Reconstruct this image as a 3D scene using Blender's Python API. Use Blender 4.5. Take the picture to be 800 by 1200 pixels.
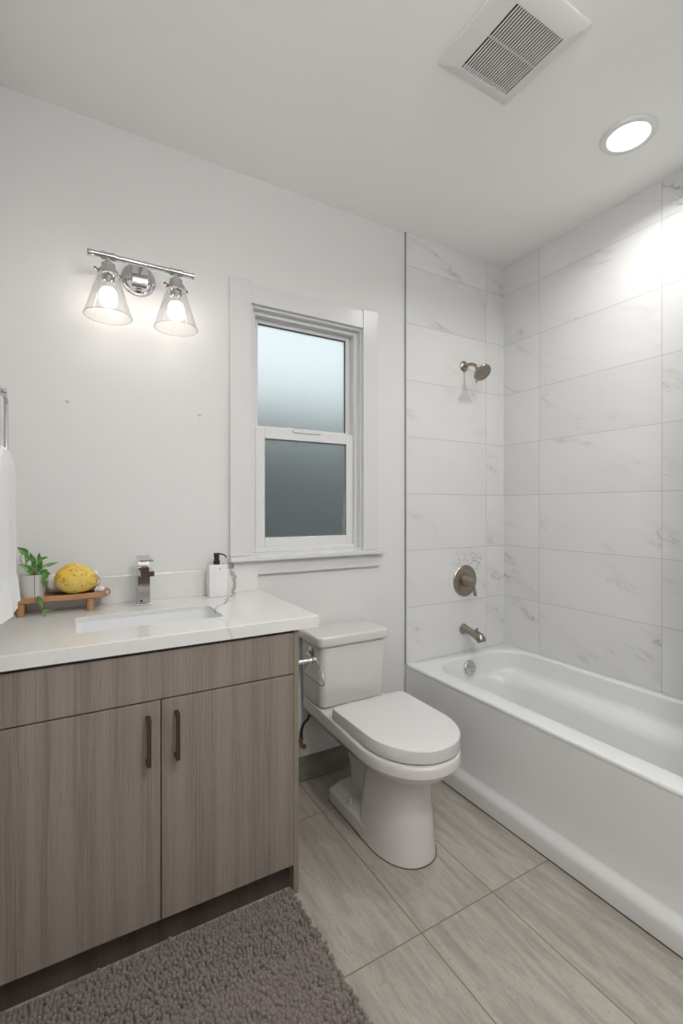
import bpy, bmesh, math, random
from mathutils import Vector, Matrix, noise
random.seed(7)
PI = math.pi
for o in list(bpy.data.objects): bpy.data.objects.remove(o)
SC = bpy.context.scene
COL = SC.collection

# ------------------------------------------------------------------ camera
cd = bpy.data.cameras.new('camera'); cam = bpy.data.objects.new('camera', cd); COL.objects.link(cam)
cam.location = (-2.309, -2.018, 1.295); cam.rotation_euler = (PI/2, 0, -0.521)
cd.sensor_fit = 'VERTICAL'; cd.sensor_height = 36.0; cd.lens = 36.0*548.3/1200; cd.shift_y = -4.7/1200
cd.clip_start = 0.02
SC.camera = cam
# ------------------------------------------------------------------ light
W = bpy.data.worlds.new('world'); SC.world = W; W.use_nodes = True
bg = W.node_tree.nodes['Background']; bg.inputs[0].default_value = (.92, .955, 1, 1); bg.inputs[1].default_value = .93
SC.view_settings.view_transform = 'Standard'; SC.view_settings.look = 'None'
SC.view_settings.gamma = 1; SC.view_settings.use_curve_mapping = False
SC.view_settings.exposure = 0.42
CEIL = 2.777
def down(name, x, y, r, power, spread):
    l = bpy.data.lights.new(name, 'AREA'); l.shape = 'DISK'; l.size = 2*r; l.energy = power; l.spread = spread
    l.color = (1, .995, .985)
    o = bpy.data.objects.new(name, l); COL.objects.link(o); o.location = (x, y, CEIL-.012)
    return o
CAN = (-.396, -.973)
down('downlight_or_fill_lamp', CAN[0], CAN[1], .050, 4.6, math.radians(150))
down('downlight_or_fill_lamp', -1.55, -2.15, 0.075, 12, math.radians(165))  # unseen lamp added behind the camera for even fill light
BULB = 15.0
FILL_GLOBE = 38.0     # radiance of the unseen frosted globe added as fill light

# ------------------------------------------------------------------ materials
def nm(name):
    m = bpy.data.materials.new(name); m.use_nodes = True
    return m, m.node_tree, m.node_tree.nodes['Principled BSDF']
def P(name, col, rough=.5, metal=0, coat=0, bump=0, bscale=200, ior=None, spec=None):
    m, t, b = nm(name)
    b.inputs['Base Color'].default_value = (*col, 1); b.inputs['Roughness'].default_value = rough
    b.inputs['Metallic'].default_value = metal; b.inputs['Coat Weight'].default_value = coat
    b.inputs['Coat Roughness'].default_value = .08
    if spec is not None: b.inputs['Specular IOR Level'].default_value = spec
    if bump:
        tc = t.nodes.new('ShaderNodeTexCoord'); n = t.nodes.new('ShaderNodeTexNoise'); n.inputs['Scale'].default_value = bscale
        n.inputs['Detail'].default_value = 3
        bp = t.nodes.new('ShaderNodeBump'); bp.inputs['Strength'].default_value = bump; bp.inputs['Distance'].default_value = .002
        t.links.new(tc.outputs['Object'], n.inputs['Vector']); t.links.new(n.outputs['Fac'], bp.inputs['Height'])
        t.links.new(bp.outputs['Normal'], b.inputs['Normal'])
    return m
class G:
    """little helper for building node graphs"""
    def __init__(s, t): s.t = t
    def n(s, typ, **k):
        x = s.t.nodes.new(typ)
        for a, v in k.items(): setattr(x, a, v)
        return x
    def link(s, a, b): s.t.links.new(a, b)
    def m(s, op, a, b=None, c=None, clamp=False):
        x = s.n('ShaderNodeMath', operation=op); x.use_clamp = clamp
        for i, v in enumerate((a, b, c)):
            if v is None: continue
            if isinstance(v, (int, float)): x.inputs[i].default_value = v
            else: s.link(v, x.inputs[i])
        return x.outputs[0]
    def mix(s, f, a, b):
        x = s.n('ShaderNodeMix', data_type='RGBA')
        for i, v in ((0, f), (6, a), (7, b)):
            if isinstance(v, (int, float)): x.inputs[i].default_value = v
            elif isinstance(v, tuple): x.inputs[i].default_value = (*v, 1)
            else: s.link(v, x.inputs[i])
        return x.outputs[2]
    def noise(s, vec, scale, detail=4, rough=.5, dist=0):
        x = s.n('ShaderNodeTexNoise'); x.inputs['Scale'].default_value = scale; x.inputs['Detail'].default_value = detail
        x.inputs['Roughness'].default_value = rough; x.inputs['Distortion'].default_value = dist
        s.link(vec, x.inputs['Vector']); return x.outputs['Fac']
    def comb(s, a, b, c):
        x = s.n('ShaderNodeCombineXYZ')
        for i, v in enumerate((a, b, c)):
            if isinstance(v, (int, float)): x.inputs[i].default_value = v
            else: s.link(v, x.inputs[i])
        return x.outputs[0]
    def smooth(s, v, a, b, lo=0, hi=1):
        x = s.n('ShaderNodeMapRange', interpolation_type='SMOOTHSTEP'); s.link(v, x.inputs[0])
        for i, q in enumerate((a, b, lo, hi)): x.inputs[i+1].default_value = q
        return x.outputs[0]
def geo_pos(g):
    p = g.n('ShaderNodeNewGeometry'); sp = g.n('ShaderNodeSeparateXYZ'); g.link(p.outputs['Position'], sp.inputs[0])
    return p.outputs['Position'], sp.outputs
def tile_mat(name, horiz, off_h, wid, off_z, hgt, row_shift=0):
    """marble-look wall tile; horiz 0 = along x, 1 = along y"""
    m, t, b = nm(name); g = G(t)
    pos, xyz = geo_pos(g)
    u = g.m('DIVIDE', g.m('SUBTRACT', xyz[horiz], off_h), wid); v = g.m('DIVIDE', g.m('SUBTRACT', xyz[2], off_z), hgt)
    fu, fv = g.m('FLOOR', u), g.m('FLOOR', v)
    du = g.m('MULTIPLY', g.m('ABSOLUTE', g.m('SUBTRACT', u, g.m('ROUND', u))), wid)
    dv = g.m('MULTIPLY', g.m('ABSOLUTE', g.m('SUBTRACT', v, g.m('ROUND', v))), hgt)
    gr = g.smooth(g.m('MINIMUM', du, dv), .0008, .0018, 1, 0)
    wn = g.n('ShaderNodeTexWhiteNoise', noise_dimensions='3D'); g.link(g.comb(fu, fv, 3.1+horiz), wn.inputs['Vector'])
    # vein coordinates: offset per tile, rotated so that the veins run down to the right
    h = xyz[horiz] if horiz == 0 else g.m('MULTIPLY', xyz[1], -1)
    a = g.m('ADD', g.m('MULTIPLY', h, .88), g.m('MULTIPLY', xyz[2], -.42))
    c = g.m('ADD', g.m('MULTIPLY', h, .42), g.m('MULTIPLY', xyz[2], .90))
    base = g.comb(g.m('MULTIPLY', a, .50), g.m('MULTIPLY', c, 1.5), 0)
    sc = g.n('ShaderNodeVectorMath', operation='SCALE'); g.link(wn.outputs['Color'], sc.inputs[0]); sc.inputs['Scale'].default_value = 37
    ad = g.n('ShaderNodeVectorMath', operation='ADD'); g.link(base, ad.inputs[0]); g.link(sc.outputs[0], ad.inputs[1])
    n1 = g.noise(ad.outputs[0], 2.3, 6, .62, .35)
    v1 = g.smooth(g.m('ABSOLUTE', g.m('SUBTRACT', n1, .5)), 0, .012, 1, 0)
    vs = g.smooth(g.m('ABSOLUTE', g.m('SUBTRACT', n1, .5)), 0, .06, 1, 0)
    mask = g.smooth(g.noise(ad.outputs[0], 3.7, 2, .5), .47, .66)
    mask2 = g.smooth(g.noise(ad.outputs[0], 6.5, 3, .6), .42, .6)
    f = g.m('ADD', g.m('MULTIPLY', v1, g.m('MULTIPLY', g.m('MULTIPLY', mask, mask2), .54)), g.m('MULTIPLY', g.m('MULTIPLY', vs, mask), .12))
    cloud = g.noise(ad.outputs[0], 1.6, 3, .5)
    c0 = g.mix(g.smooth(cloud, .3, .7), (.755, .755, .745), (.71, .71, .70))
    c1 = g.mix(f, c0, (.30, .295, .28))
    c2 = g.mix(g.m('MULTIPLY', gr, .85), c1, (.44, .43, .40))
    g.link(c2, b.inputs['Base Color']); b.inputs['Roughness'].default_value = .28
    bp = g.n('ShaderNodeBump'); bp.inputs['Strength'].default_value = .4; bp.inputs['Distance'].default_value = .001
    g.link(g.m('SUBTRACT', 1, gr), bp.inputs['Height']); g.link(bp.outputs['Normal'], b.inputs['Normal'])
    return m
def floor_mat(name, ox, wx, oy, wy, dark=1.0, upright=False):
    m, t, b = nm(name); g = G(t)
    pos, xyz = geo_pos(g)
    a_, b_ = (2, 0) if upright else (0, 1)        # across-the-grain axis, along-the-grain axis
    u = g.m('DIVIDE', g.m('SUBTRACT', xyz[a_], ox), wx); v = g.m('DIVIDE', g.m('SUBTRACT', xyz[b_], oy), wy)
    fu, fv = g.m('FLOOR', u), g.m('FLOOR', v)
    du = g.m('MULTIPLY', g.m('ABSOLUTE', g.m('SUBTRACT', u, g.m('ROUND', u))), wx)
    dv = g.m('MULTIPLY', g.m('ABSOLUTE', g.m('SUBTRACT', v, g.m('ROUND', v))), wy)
    gr = g.smooth(g.m('MINIMUM', du, dv), .0011, .0025, 1, 0)
    wn = g.n('ShaderNodeTexWhiteNoise', noise_dimensions='3D'); g.link(g.comb(fu, fv, 1.7), wn.inputs['Vector'])
    k = (2, 0) if upright else (0, 1)
    base = g.comb(xyz[k[0]], g.m('MULTIPLY', xyz[k[1]], .13), 0)
    sc = g.n('ShaderNodeVectorMath', operation='SCALE'); g.link(wn.outputs['Color'], sc.inputs[0]); sc.inputs['Scale'].default_value = 23
    ad = g.n('ShaderNodeVectorMath', operation='ADD'); g.link(base, ad.inputs[0]); g.link(sc.outputs[0], ad.inputs[1])
    n1 = g.noise(ad.outputs[0], 24, 8, .74, .6)
    n2 = g.noise(ad.outputs[0], 62, 6, .75, .8)
    wv = g.comb(xyz[k[0]], g.m('MULTIPLY', xyz[k[1]], .35), 1)
    n3 = g.noise(wv, 120, 3, .7)
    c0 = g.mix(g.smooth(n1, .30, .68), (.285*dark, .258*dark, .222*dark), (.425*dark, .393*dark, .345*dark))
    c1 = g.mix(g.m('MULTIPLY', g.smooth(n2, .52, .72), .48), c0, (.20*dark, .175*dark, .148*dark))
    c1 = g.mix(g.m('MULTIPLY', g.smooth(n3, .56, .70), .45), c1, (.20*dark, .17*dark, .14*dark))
    c2 = g.mix(gr, c1, (.19, .135, .095))
    g.link(c2, b.inputs['Base Color']); b.inputs['Roughness'].default_value = .42
    bp = g.n('ShaderNodeBump'); bp.inputs['Strength'].default_value = .5; bp.inputs['Distance'].default_value = .001
    g.link(g.m('SUBTRACT', g.m('MULTIPLY', n2, .25), gr), bp.inputs['Height']); g.link(bp.outputs['Normal'], b.inputs['Normal'])
    return m
def wood_mat(name, ca, cb, cc, axis=0, rough=.45):
    """vertical-grain laminate; streaks vary along `axis`, stretched along z"""
    m, t, b = nm(name); g = G(t)
    pos, xyz = geo_pos(g)
    other = xyz[1] if axis == 0 else xyz[0]
    st = g.comb(xyz[axis], other, g.m('MULTIPLY', xyz[2], .012))
    n1 = g.noise(st, 17, 3, .5); n2 = g.noise(st, 230, 4, .75)
    st2 = g.comb(xyz[axis], other, g.m('MULTIPLY', xyz[2], .03)); n3 = g.noise(st2, 520, 2, .7)
    c = g.mix(g.smooth(n1, .34, .66), ca, cb)
    c = g.mix(g.m('MULTIPLY', g.smooth(n2, .40, .66), .60), c, cc)
    c = g.mix(g.m('MULTIPLY', g.smooth(n3, .58, .72), .40), c, tuple(x*.55 for x in ca))
    g.link(c, b.inputs['Base Color']); b.inputs['Roughness'].default_value = rough
    return m
def quartz_mat():
    m, t, b = nm('white_quartz'); g = G(t)
    pos, xyz = geo_pos(g)
    w = g.comb(g.m('ADD', xyz[0], g.m('MULTIPLY', xyz[2], .2)), g.m('SUBTRACT', xyz[1], g.m('MULTIPLY', xyz[2], .8)), 0)
    nz = g.noise(w, 9, 6, .65)
    # one strong vein that runs down the backsplash and over the top near x = -1.74
    cx = g.m('ADD', g.m('MULTIPLY', g.m('MAXIMUM', xyz[1], -.37), .55), g.m('ADD', -1.690, g.m('MULTIPLY', g.m('SUBTRACT', xyz[2], .943), -.20)))
    line = g.m('ADD', g.m('SUBTRACT', xyz[0], cx), g.m('MULTIPLY', g.m('SUBTRACT', nz, .5), .13))
    v0 = g.m('MULTIPLY', g.smooth(g.m('ABSOLUTE', line), .001, .0115, 1, 0), g.smooth(xyz[1], -.48, -.36, .3, 1))
    brk = g.smooth(g.noise(w, 30, 3, .6), .26, .46)
    n1 = g.noise(w, 2.1, 6, .6, .6)
    v1 = g.smooth(g.m('ABSOLUTE', g.m('SUBTRACT', n1, .5)), 0, .010, 1, 0)
    mk = g.smooth(g.noise(w, 4, 2), .50, .62)
    c = g.mix(g.m('MULTIPLY', g.m('MULTIPLY', v1, mk), .35), (.76, .755, .735), (.45, .37, .27))
    c = g.mix(g.m('MULTIPLY', g.m('MULTIPLY', v0, brk), .85), c, (.34, .32, .30))
    g.link(c, b.inputs['Base Color']); b.inputs['Roughness'].default_value = .16
    return m
M = {}
M['paint'] = P('wall_paint', (.735, .735, .725), .55, bump=.12, bscale=90)
M['ceil'] = P('ceiling_paint', (.94, .94, .925), .8, bump=.10, bscale=120)
M['trim'] = P('white_trim_paint', (.70, .70, .695), .28)
M['vinyl'] = P('white_vinyl', (.74, .74, .745), .3)
M['gasket'] = P('black_gasket', (.05, .055, .055), .5)
M['tile_back'] = tile_mat('marble_tile_back', 0, -.153, .640, 2.600, .307)
M['tile_right'] = tile_mat('marble_tile_right', 1, -.264, .640, 2.600, .307)
M['floor'] = floor_mat('travertine_floor_tile', -1.388, .3045, -.903, .653)
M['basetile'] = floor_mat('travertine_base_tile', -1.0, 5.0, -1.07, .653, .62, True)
M['wood'] = wood_mat('taupe_laminate', (.178, .146, .130), (.258, .218, .186), (.320, .276, .240))
M['wood_edge'] = wood_mat('laminate_edge', (.21, .175, .135), (.26, .215, .17), (.28, .24, .19), 1)
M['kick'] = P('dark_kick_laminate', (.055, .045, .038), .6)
M['kick_shaded'] = wood_mat('shaded_toe_kick_laminate', (.060, .048, .041), (.085, .070, .058), (.11, .09, .075))  # shade of the toe recess is put into this laminate colour
M['quartz'] = quartz_mat()
M['porcelain'] = P('toilet_porcelain', (.66, .64, .615), .12, coat=.4)
M['seat'] = P('toilet_seat_plastic', (.69, .68, .67), .18)
M['sinkp'] = P('sink_porcelain', (.84, .85, .86), .12, coat=.3)
M['tub'] = P('tub_acrylic', (.76, .765, .76), .30, coat=.15)
M['chrome'] = P('chrome', (.60, .60, .61), .10, 1)
M['nickel'] = P('brushed_nickel', (.36, .315, .27), .30, 1)
M['bronze'] = P('dark_bronze', (.13, .105, .088), .38, 1)
M['copper'] = P('copper_screws', (.45, .22, .12), .35, 1)
M['alu'] = P('aluminium_edge', (.40, .40, .385), .35, .8)
M['black'] = P('black_plastic', (.018, .016, .015), .35)
M['white_gloss'] = P('white_ceramic', (.80, .80, .80), .15, coat=.3)
M['bamboo'] = P('acacia_wood', (.46, .255, .125), .4, bump=.3, bscale=60)
M['soil'] = P('potting_soil', (.035, .022, .014), .95, bump=1, bscale=120)
M['caulk'] = P('brown_caulk', (.10, .075, .05), .8)
M['pot'] = P('white_pot', (.66, .645, .62), .35)
M['towel'] = P('white_towel_cloth', (.84, .84, .84), .95, bump=.9, bscale=260)
M['cloth'] = P('white_cotton', (.80, .765, .72), .95, bump=1, bscale=330)
M['duct'] = P('dark_duct', (.045, .03, .025), .8)
M['vent'] = P('vent_plastic', (.78, .775, .76), .4)
M['brass'] = P('aged_brass', (.30, .24, .13), .4, 1)
M['fence'] = P('dark_cladding', (.13, .142, .135), .8)
M['ground'] = P('outside_ground', (.06, .07, .06), .9)
M['stem'] = P('plant_stem', (.20, .14, .06), .6)
M['rugback'] = P('rug_backing', (.22, .185, .165), .95)
def leaf_mat():
    m, t, b = nm('green_leaf'); g = G(t); pos, xyz = geo_pos(g)
    n = g.noise(pos, 45, 2)
    c = g.mix(g.smooth(n, .35, .65), (.06, .20, .04), (.19, .40, .10))
    g.link(c, b.inputs['Base Color']); b.inputs['Roughness'].default_value = .4
    return m
def sponge_mat():
    m, t, b = nm('yellow_sponge'); g = G(t); pos, xyz = geo_pos(g)
    n = g.noise(pos, 130, 3, .55); n2 = g.noise(pos, 420, 2, .6)
    pit = g.m('MAXIMUM', g.smooth(n, .585, .68), g.m('MULTIPLY', g.smooth(n2, .55, .72), .45))
    c = g.mix(g.smooth(g.noise(pos, 14, 2), .35, .65), (.93, .60, .08), (.95, .70, .18))
    c = g.mix(g.m('MULTIPLY', pit, .65), c, (.62, .29, .03))
    g.link(c, b.inputs['Base Color']); b.inputs['Roughness'].default_value = .9
    bp = g.n('ShaderNodeBump'); bp.inputs['Strength'].default_value = 1; bp.inputs['Distance'].default_value = .004
    g.link(g.m('SUBTRACT', 1, pit), bp.inputs['Height']); g.link(bp.outputs['Normal'], b.inputs['Normal'])
    return m
def pile_mat():
    m, t, b = nm('chenille_pile'); g = G(t); pos, xyz = geo_pos(g)
    n = g.noise(pos, 900, 3, .7); n2 = g.noise(pos, 9, 2)
    c = g.mix(g.smooth(n, .3, .7), (.125, .100, .088), (.260, .215, .190))
    c = g.mix(g.m('MULTIPLY', g.smooth(n2, .4, .65), .3), c, (.20, .165, .145))
    g.link(c, b.inputs['Base Color']); b.inputs['Roughness'].default_value = .95
    b.inputs['Sheen Weight'].default_value = .3
    bp = g.n('ShaderNodeBump'); bp.inputs['Strength'].default_value = .8; bp.inputs['Distance'].default_value = .001
    g.link(n, bp.inputs['Height']); g.link(bp.outputs['Normal'], b.inputs['Normal'])
    return m
def thin_glass():
    m = bpy.data.materials.new('clear_shade_glass'); m.use_nodes = True; t = m.node_tree; t.nodes.clear(); g = G(t)
    o = g.n('ShaderNodeOutputMaterial'); tr = g.n('ShaderNodeBsdfTransparent'); gl = g.n('ShaderNodeBsdfGlossy')
    tr.inputs[0].default_value = (.95, .95, .95, 1); gl.inputs['Roughness'].default_value = .03
    lw = g.n('ShaderNodeLayerWeight'); lw.inputs[0].default_value = .5
    f = g.m('ADD', g.m('MULTIPLY', g.m('POWER', lw.outputs['Facing'], 3.0), .50), .04, clamp=True)
    mx = g.n('ShaderNodeMixShader'); g.link(f, mx.inputs[0]); g.link(tr.outputs[0], mx.inputs[1]); g.link(gl.outputs[0], mx.inputs[2])
    g.link(mx.outputs[0], o.inputs[0]); return m
def frost():
    m, t, b = nm('frosted_pane'); g = G(t); pos, xyz = geo_pos(g)
    b.inputs['Base Color'].default_value = (.80, .88, .87, 1); b.inputs['Roughness'].default_value = .5
    b.inputs['Transmission Weight'].default_value = 1; b.inputs['IOR'].default_value = 1.35
    n = g.noise(pos, 210, 2, .5)
    bp = g.n('ShaderNodeBump'); bp.inputs['Strength'].default_value = .7; bp.inputs['Distance'].default_value = .003
    g.link(n, bp.inputs['Height']); g.link(bp.outputs['Normal'], b.inputs['Normal'])
    return m
def emit(name, col, s):
    m = bpy.data.materials.new(name); m.use_nodes = True; t = m.node_tree; t.nodes.clear(); g = G(t)
    o = g.n('ShaderNodeOutputMaterial'); e = g.n('ShaderNodeEmission'); e.inputs[0].default_value = (*col, 1); e.inputs[1].default_value = s
    g.link(e.outputs[0], o.inputs[0]); return m
M['leaf'] = leaf_mat(); M['sponge'] = sponge_mat(); M['pile'] = pile_mat(); M['shade'] = thin_glass(); M['frost'] = frost()
M['bulb'] = emit('lit_bulb', (1, .91, .84), BULB); M['lens'] = emit('lit_lens', (1, .98, .96), 6)

# ------------------------------------------------------------------ object helpers
def worg(o):
    v = Vector((0, 0, 0))
    while o is not None: v += o.location; o = o.parent
    return v
def obj(name, bm, mat, parent=None, smooth=None, label=None):
    """link a bmesh (built in world coordinates) as ONE object; top level ones get their origin at the base"""
    me = bpy.data.meshes.new(name)
    bmesh.ops.recalc_face_normals(bm, faces=bm.faces[:])
    if parent is None:
        xs = [v.co.x for v in bm.verts]; ys = [v.co.y for v in bm.verts]; zs = [v.co.z for v in bm.verts]
        org = Vector(((min(xs)+max(xs))/2, (min(ys)+max(ys))/2, min(zs)))
    else: org = worg(parent)
    bmesh.ops.translate(bm, verts=bm.verts[:], vec=-org)
    bm.to_mesh(me); bm.free(); me.materials.append(mat)
    o = bpy.data.objects.new(name, me); COL.objects.link(o)
    if parent is None: o.location = org
    else: o.parent = parent
    if smooth is not None:
        me.polygons.foreach_set('use_smooth', [True]*len(me.polygons))
        if smooth > 0:
            try: me.set_sharp_from_angle(angle=math.radians(smooth))
            except Exception: pass
    if label: o['label'] = label
    return o
def tag(o, label, cat, group=None):
    o['label'] = label; o['category'] = cat
    if group: o['group'] = group
    return o
def thing(name, label, cat, loc, group=None):
    o = bpy.data.objects.new(name, None); COL.objects.link(o); o.location = loc; o.empty_display_size = .05
    return tag(o, label, cat, group)
def struct(name, bm, mat, parent=None, smooth=None):
    o = obj(name, bm, mat, parent, smooth)
    if parent is None: o['kind'] = 'structure'
    return o
def B(): return bmesh.new()
def box(bm, x0, x1, y0, y1, z0, z1, bev=0, seg=2):
    r = bmesh.ops.create_cube(bm, size=1); vs = r['verts']
    for v in vs: v.co = Vector(((x0+x1)/2+v.co.x*(x1-x0), (y0+y1)/2+v.co.y*(y1-y0), (z0+z1)/2+v.co.z*(z1-z0)))
    if bev:
        es = list({e for v in vs for e in v.link_edges})
        bmesh.ops.bevel(bm, geom=vs+es, offset=bev, segments=seg, profile=.5, affect='EDGES')
    return bm
def frame_to(n):
    n = Vector(n).normalized(); a = Vector((0, 0, 1)) if abs(n.z) < .9 else Vector((1, 0, 0))
    u = a.cross(n).normalized(); return u, n.cross(u), n
def lathe(bm, o, axis, prof, seg=32, caps=True):
    """prof: list of (distance along axis, radius)"""
    u, v, n = frame_to(axis); o = Vector(o); rings = []
    for d, r in prof:
        rings.append([bm.verts.new(o+n*d+(u*math.cos(2*PI*k/seg)+v*math.sin(2*PI*k/seg))*r) for k in range(seg)])
    for a, b in zip(rings, rings[1:]):
        for k in range(seg): bm.faces.new((a[k], a[(k+1) % seg], b[(k+1) % seg], b[k]))
    if caps: bm.faces.new(rings[0]); bm.faces.new(rings[-1])
    return bm
def tube(bm, pts, r, seg=12, closed=False, caps=True):
    pts = [Vector(p) for p in pts]; n = len(pts); rr = r if isinstance(r, (list, tuple)) else [r]*n
    rings = []; up = None
    for i, p in enumerate(pts):
        if closed: d = pts[(i+1) % n]-pts[i-1]
        else: d = pts[min(i+1, n-1)]-pts[max(i-1, 0)]
        d.normalize()
        if up is None: up = frame_to(d)[0]
        up = (up-d*up.dot(d)).normalized(); w = d.cross(up)
        rings.append([bm.verts.new(p+(up*math.cos(2*PI*k/seg)+w*math.sin(2*PI*k/seg))*rr[i]) for k in range(seg)])
    pr = list(zip(rings, rings[1:]))
    if closed: pr.append((rings[-1], rings[0]))
    for a, b in pr:
        for k in range(seg): bm.faces.new((a[k], a[(k+1) % seg], b[(k+1) % seg], b[k]))
    if caps and not closed: bm.faces.new(rings[0]); bm.faces.new(rings[-1])
    return bm
def bez(pts, n=8):
    """Catmull-Rom through pts"""
    p = [Vector(q) for q in pts]; out = []
    for i in range(len(p)-1):
        a = p[max(i-1, 0)]; b = p[i]; c = p[i+1]; d = p[min(i+2, len(p)-1)]
        for k in range(n):
            t = k/n
            out.append(.5*((2*b)+(c-a)*t+(2*a-5*b+4*c-d)*t*t+(3*b-a-3*c+d)*t**3))
    out.append(p[-1]); return out
def rrect(x0, x1, y0, y1, r, n=8):
    """points of a rounded rectangle; r may be four radii (x1y1, x0y1, x0y0, x1y0)"""
    if not isinstance(r, (tuple, list)): r = (r,)*4
    out = []
    for (cx, cy, sx, sy, a0, rr) in ((x1, y1, -1, -1, 0, r[0]), (x0, y1, 1, -1, 90, r[1]), (x0, y0, 1, 1, 180, r[2]), (x1, y0, -1, 1, 270, r[3])):
        for k in range(n+1):
            a = math.radians(a0+90*k/n)
            out.append((cx+sx*rr+rr*math.cos(a), cy+sy*rr+rr*math.sin(a)))
    return out
def loft(bm, rings, cap0=True, cap1=True):
    """rings: list of (points xy, z) or 3D point lists, equal counts"""
    R = []
    for r in rings:
        R.append([bm.verts.new(p) for p in (r if len(r[0]) == 3 and not isinstance(r, tuple) else [(q[0], q[1], r[1]) for q in r[0]])])
    for a, b in zip(R, R[1:]):
        n = len(a)
        for k in range(n): bm.faces.new((a[k], a[(k+1) % n], b[(k+1) % n], b[k]))
    if cap0: bm.faces.new(R[0])
    if cap1: bm.faces.new(R[-1])
    return bm
def prism(bm, pts, ax, a, b):
    """extrude a closed 2D outline along axis ax from a to b; the outline lies in the other two axes in order"""
    def P3(p, c):
        l = list(p); l.insert('xyz'.index(ax), c); return tuple(l)
    A = [bm.verts.new(P3(p, a)) for p in pts]; Bv = [bm.verts.new(P3(p, b)) for p in pts]; n = len(pts)
    for k in range(n): bm.faces.new((A[k], A[(k+1) % n], Bv[(k+1) % n], Bv[k]))
    bm.faces.new(A); bm.faces.new(Bv); return bm
def soft_box(bm, x0, x1, y0, y1, z0, z1, rc, re, n=6, taper=0):
    """box with vertical corner radius rc and edge radius re; taper = inset at the bottom"""
    R = []
    def ring(ins, z, tp): return (rrect(x0+ins+tp, x1-ins-tp, y0+ins+tp*.6, y1-ins, max(rc-ins, .001), n), z)
    m = 4
    for k in range(m+1):
        a = PI/2*k/m; R.append(ring(re*(1-math.sin(a)), z0+re*(1-math.cos(a)), taper))
    for k in range(m+1):
        a = PI/2*k/m; R.append(ring(re*(1-math.cos(a)), z1-re*(1-math.sin(a)), 0))
    return loft(bm, R)

# ================================================================== THE ROOM
XL, YF = -2.53, -3.0
WX0, WX1, WZ0, WZ1 = -1.617, -1.030, 1.085, 2.205
b = B()
box(b, XL-.1, WX0, 0, .12, 0, CEIL); box(b, WX1, .1, 0, .12, 0, CEIL)
box(b, WX0, WX1, 0, .12, 0, WZ0); box(b, WX0, WX1, 0, .12, WZ1, CEIL)
struct('wall_back', b, M['paint'])
struct('wall_left', box(B(), XL-.1, XL, YF, 0, 0, CEIL), M['paint'])
struct('wall_right', box(B(), 0, .1, -1.66, 0, 0, CEIL), M['tile_right'])
struct('wall_alcove_end', box(B(), -.757, 0, -1.66, -1.54, 0, CEIL), M['tile_back'])
struct('wall_alcove_side', box(B(), -.80, -.757, YF, -1.54, 0, CEIL), M['paint'])
struct('wall_front', box(B(), XL-.1, -.757, YF-.1, YF, 0, CEIL), M['paint'])
struct('floor', box(B(), XL-.1, .1, YF-.1, .12, -.05, 0), M['floor'])
struct('ceiling', box(B(), XL-.1, .1, YF-.1, .12, CEIL, CEIL+.1), M['ceil'])
struct('wall_back_tiled', box(B(), -.755, 0, -.009, 0, .455, CEIL), M['tile_back'])
struct('trim_1', box(B(), -.7595, -.755, -.011, 0, .458, CEIL), M['alu'])
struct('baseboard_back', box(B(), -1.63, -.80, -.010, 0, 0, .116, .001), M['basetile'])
d1 = bpy.data.objects.new('unseen_door_1', None); COL.objects.link(d1); d1.location = (-1.75, YF, 0); d1['kind'] = 'structure'  # unseen door, added so the chrome has something dark to reflect
obj('door_panel', box(B(), -2.15, -1.35, YF, YF+.035, .01, 2.04, .002), P('walnut_door', (.16, .10, .07), .4), d1)
b = B(); box(b, -2.24, -2.15, YF, YF+.02, 0, 2.05); box(b, -1.35, -1.26, YF, YF+.02, 0, 2.05); box(b, -2.24, -1.26, YF, YF+.02, 2.05, 2.14); obj('door_casing', b, M['trim'], d1)
b = B(); lathe(b, (-1.42, YF+.035, 1.0), (0, 1, 0), [(0, .026), (.008, .026), (.012, .011), (.035, .011), (.038, .022), (.055, .026), (.066, .018), (.068, .004)], 24); obj('door_handle', b, M['nickel'], d1, 30)
# ---- outside
struct('ground_outside', box(B(), -8, 6, .12, 12, -.3, -.2), M['ground'])
b = B()
for k in range(14): box(b, -6, 4, 1.8, 1.83+.004*(k % 2), -.2+k*.17, -.2+k*.17+.166)
struct('wall_outside', b, M['fence'])

# ---- window
win = bpy.data.objects.new('window_1', None); COL.objects.link(win); win.location = (-1.324, 0, 1.0); win['kind'] = 'structure'
T = M['trim']
obj('window_casing', box(B(), -1.718, -1.621, -.020, .0, 1.083, 2.302, .0015), T, win)
obj('window_casing', box(B(), -1.034, -.944, -.020, .0, 1.083, 2.302, .0015), T, win)
obj('window_casing', box(B(), -1.6205, -1.0345, -.017, .0, 2.207, 2.294, .0015), T, win)
obj('window_stool', box(B(), -1.722, -.915, -.045, .02, 1.060, 1.082, .004), T, win)
obj('window_apron', box(B(), -1.702, -.930, -.018, .0, .997, 1.060, .0015), T, win)
def ring_frame(bm, x0, x1, z0, z1, wl, wr, wb, wt, y0, y1, bev=.002):
    box(bm, x0, x0+wl, y0, y1, z0, z1, bev); box(bm, x1-wr, x1, y0, y1, z0, z1, bev)
    box(bm, x0+wl, x1-wr, y0, y1, z0, z0+wb, bev); box(bm, x0+wl, x1-wr, y0, y1, z1-wt, z1, bev); return bm
b = B()   # jamb lining and vinyl frame with a stop groove
ring_frame(b, WX0, WX1, WZ0, WZ1, .010, .010, .006, .010, 0.001, .118, .001)
ring_frame(b, WX0+.010, WX1-.010, WZ0+.006, WZ1-.010, .020, .020, .022, .018, .030, .110)
ring_frame(b, WX0+.030, WX1-.030, WZ0+.028, WZ1-.028, .004, .004, .004, .004, .070, .110)
obj('window_frame', b, M['vinyl'], win)
ux0, ux1 = -1.585, -1.062
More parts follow.
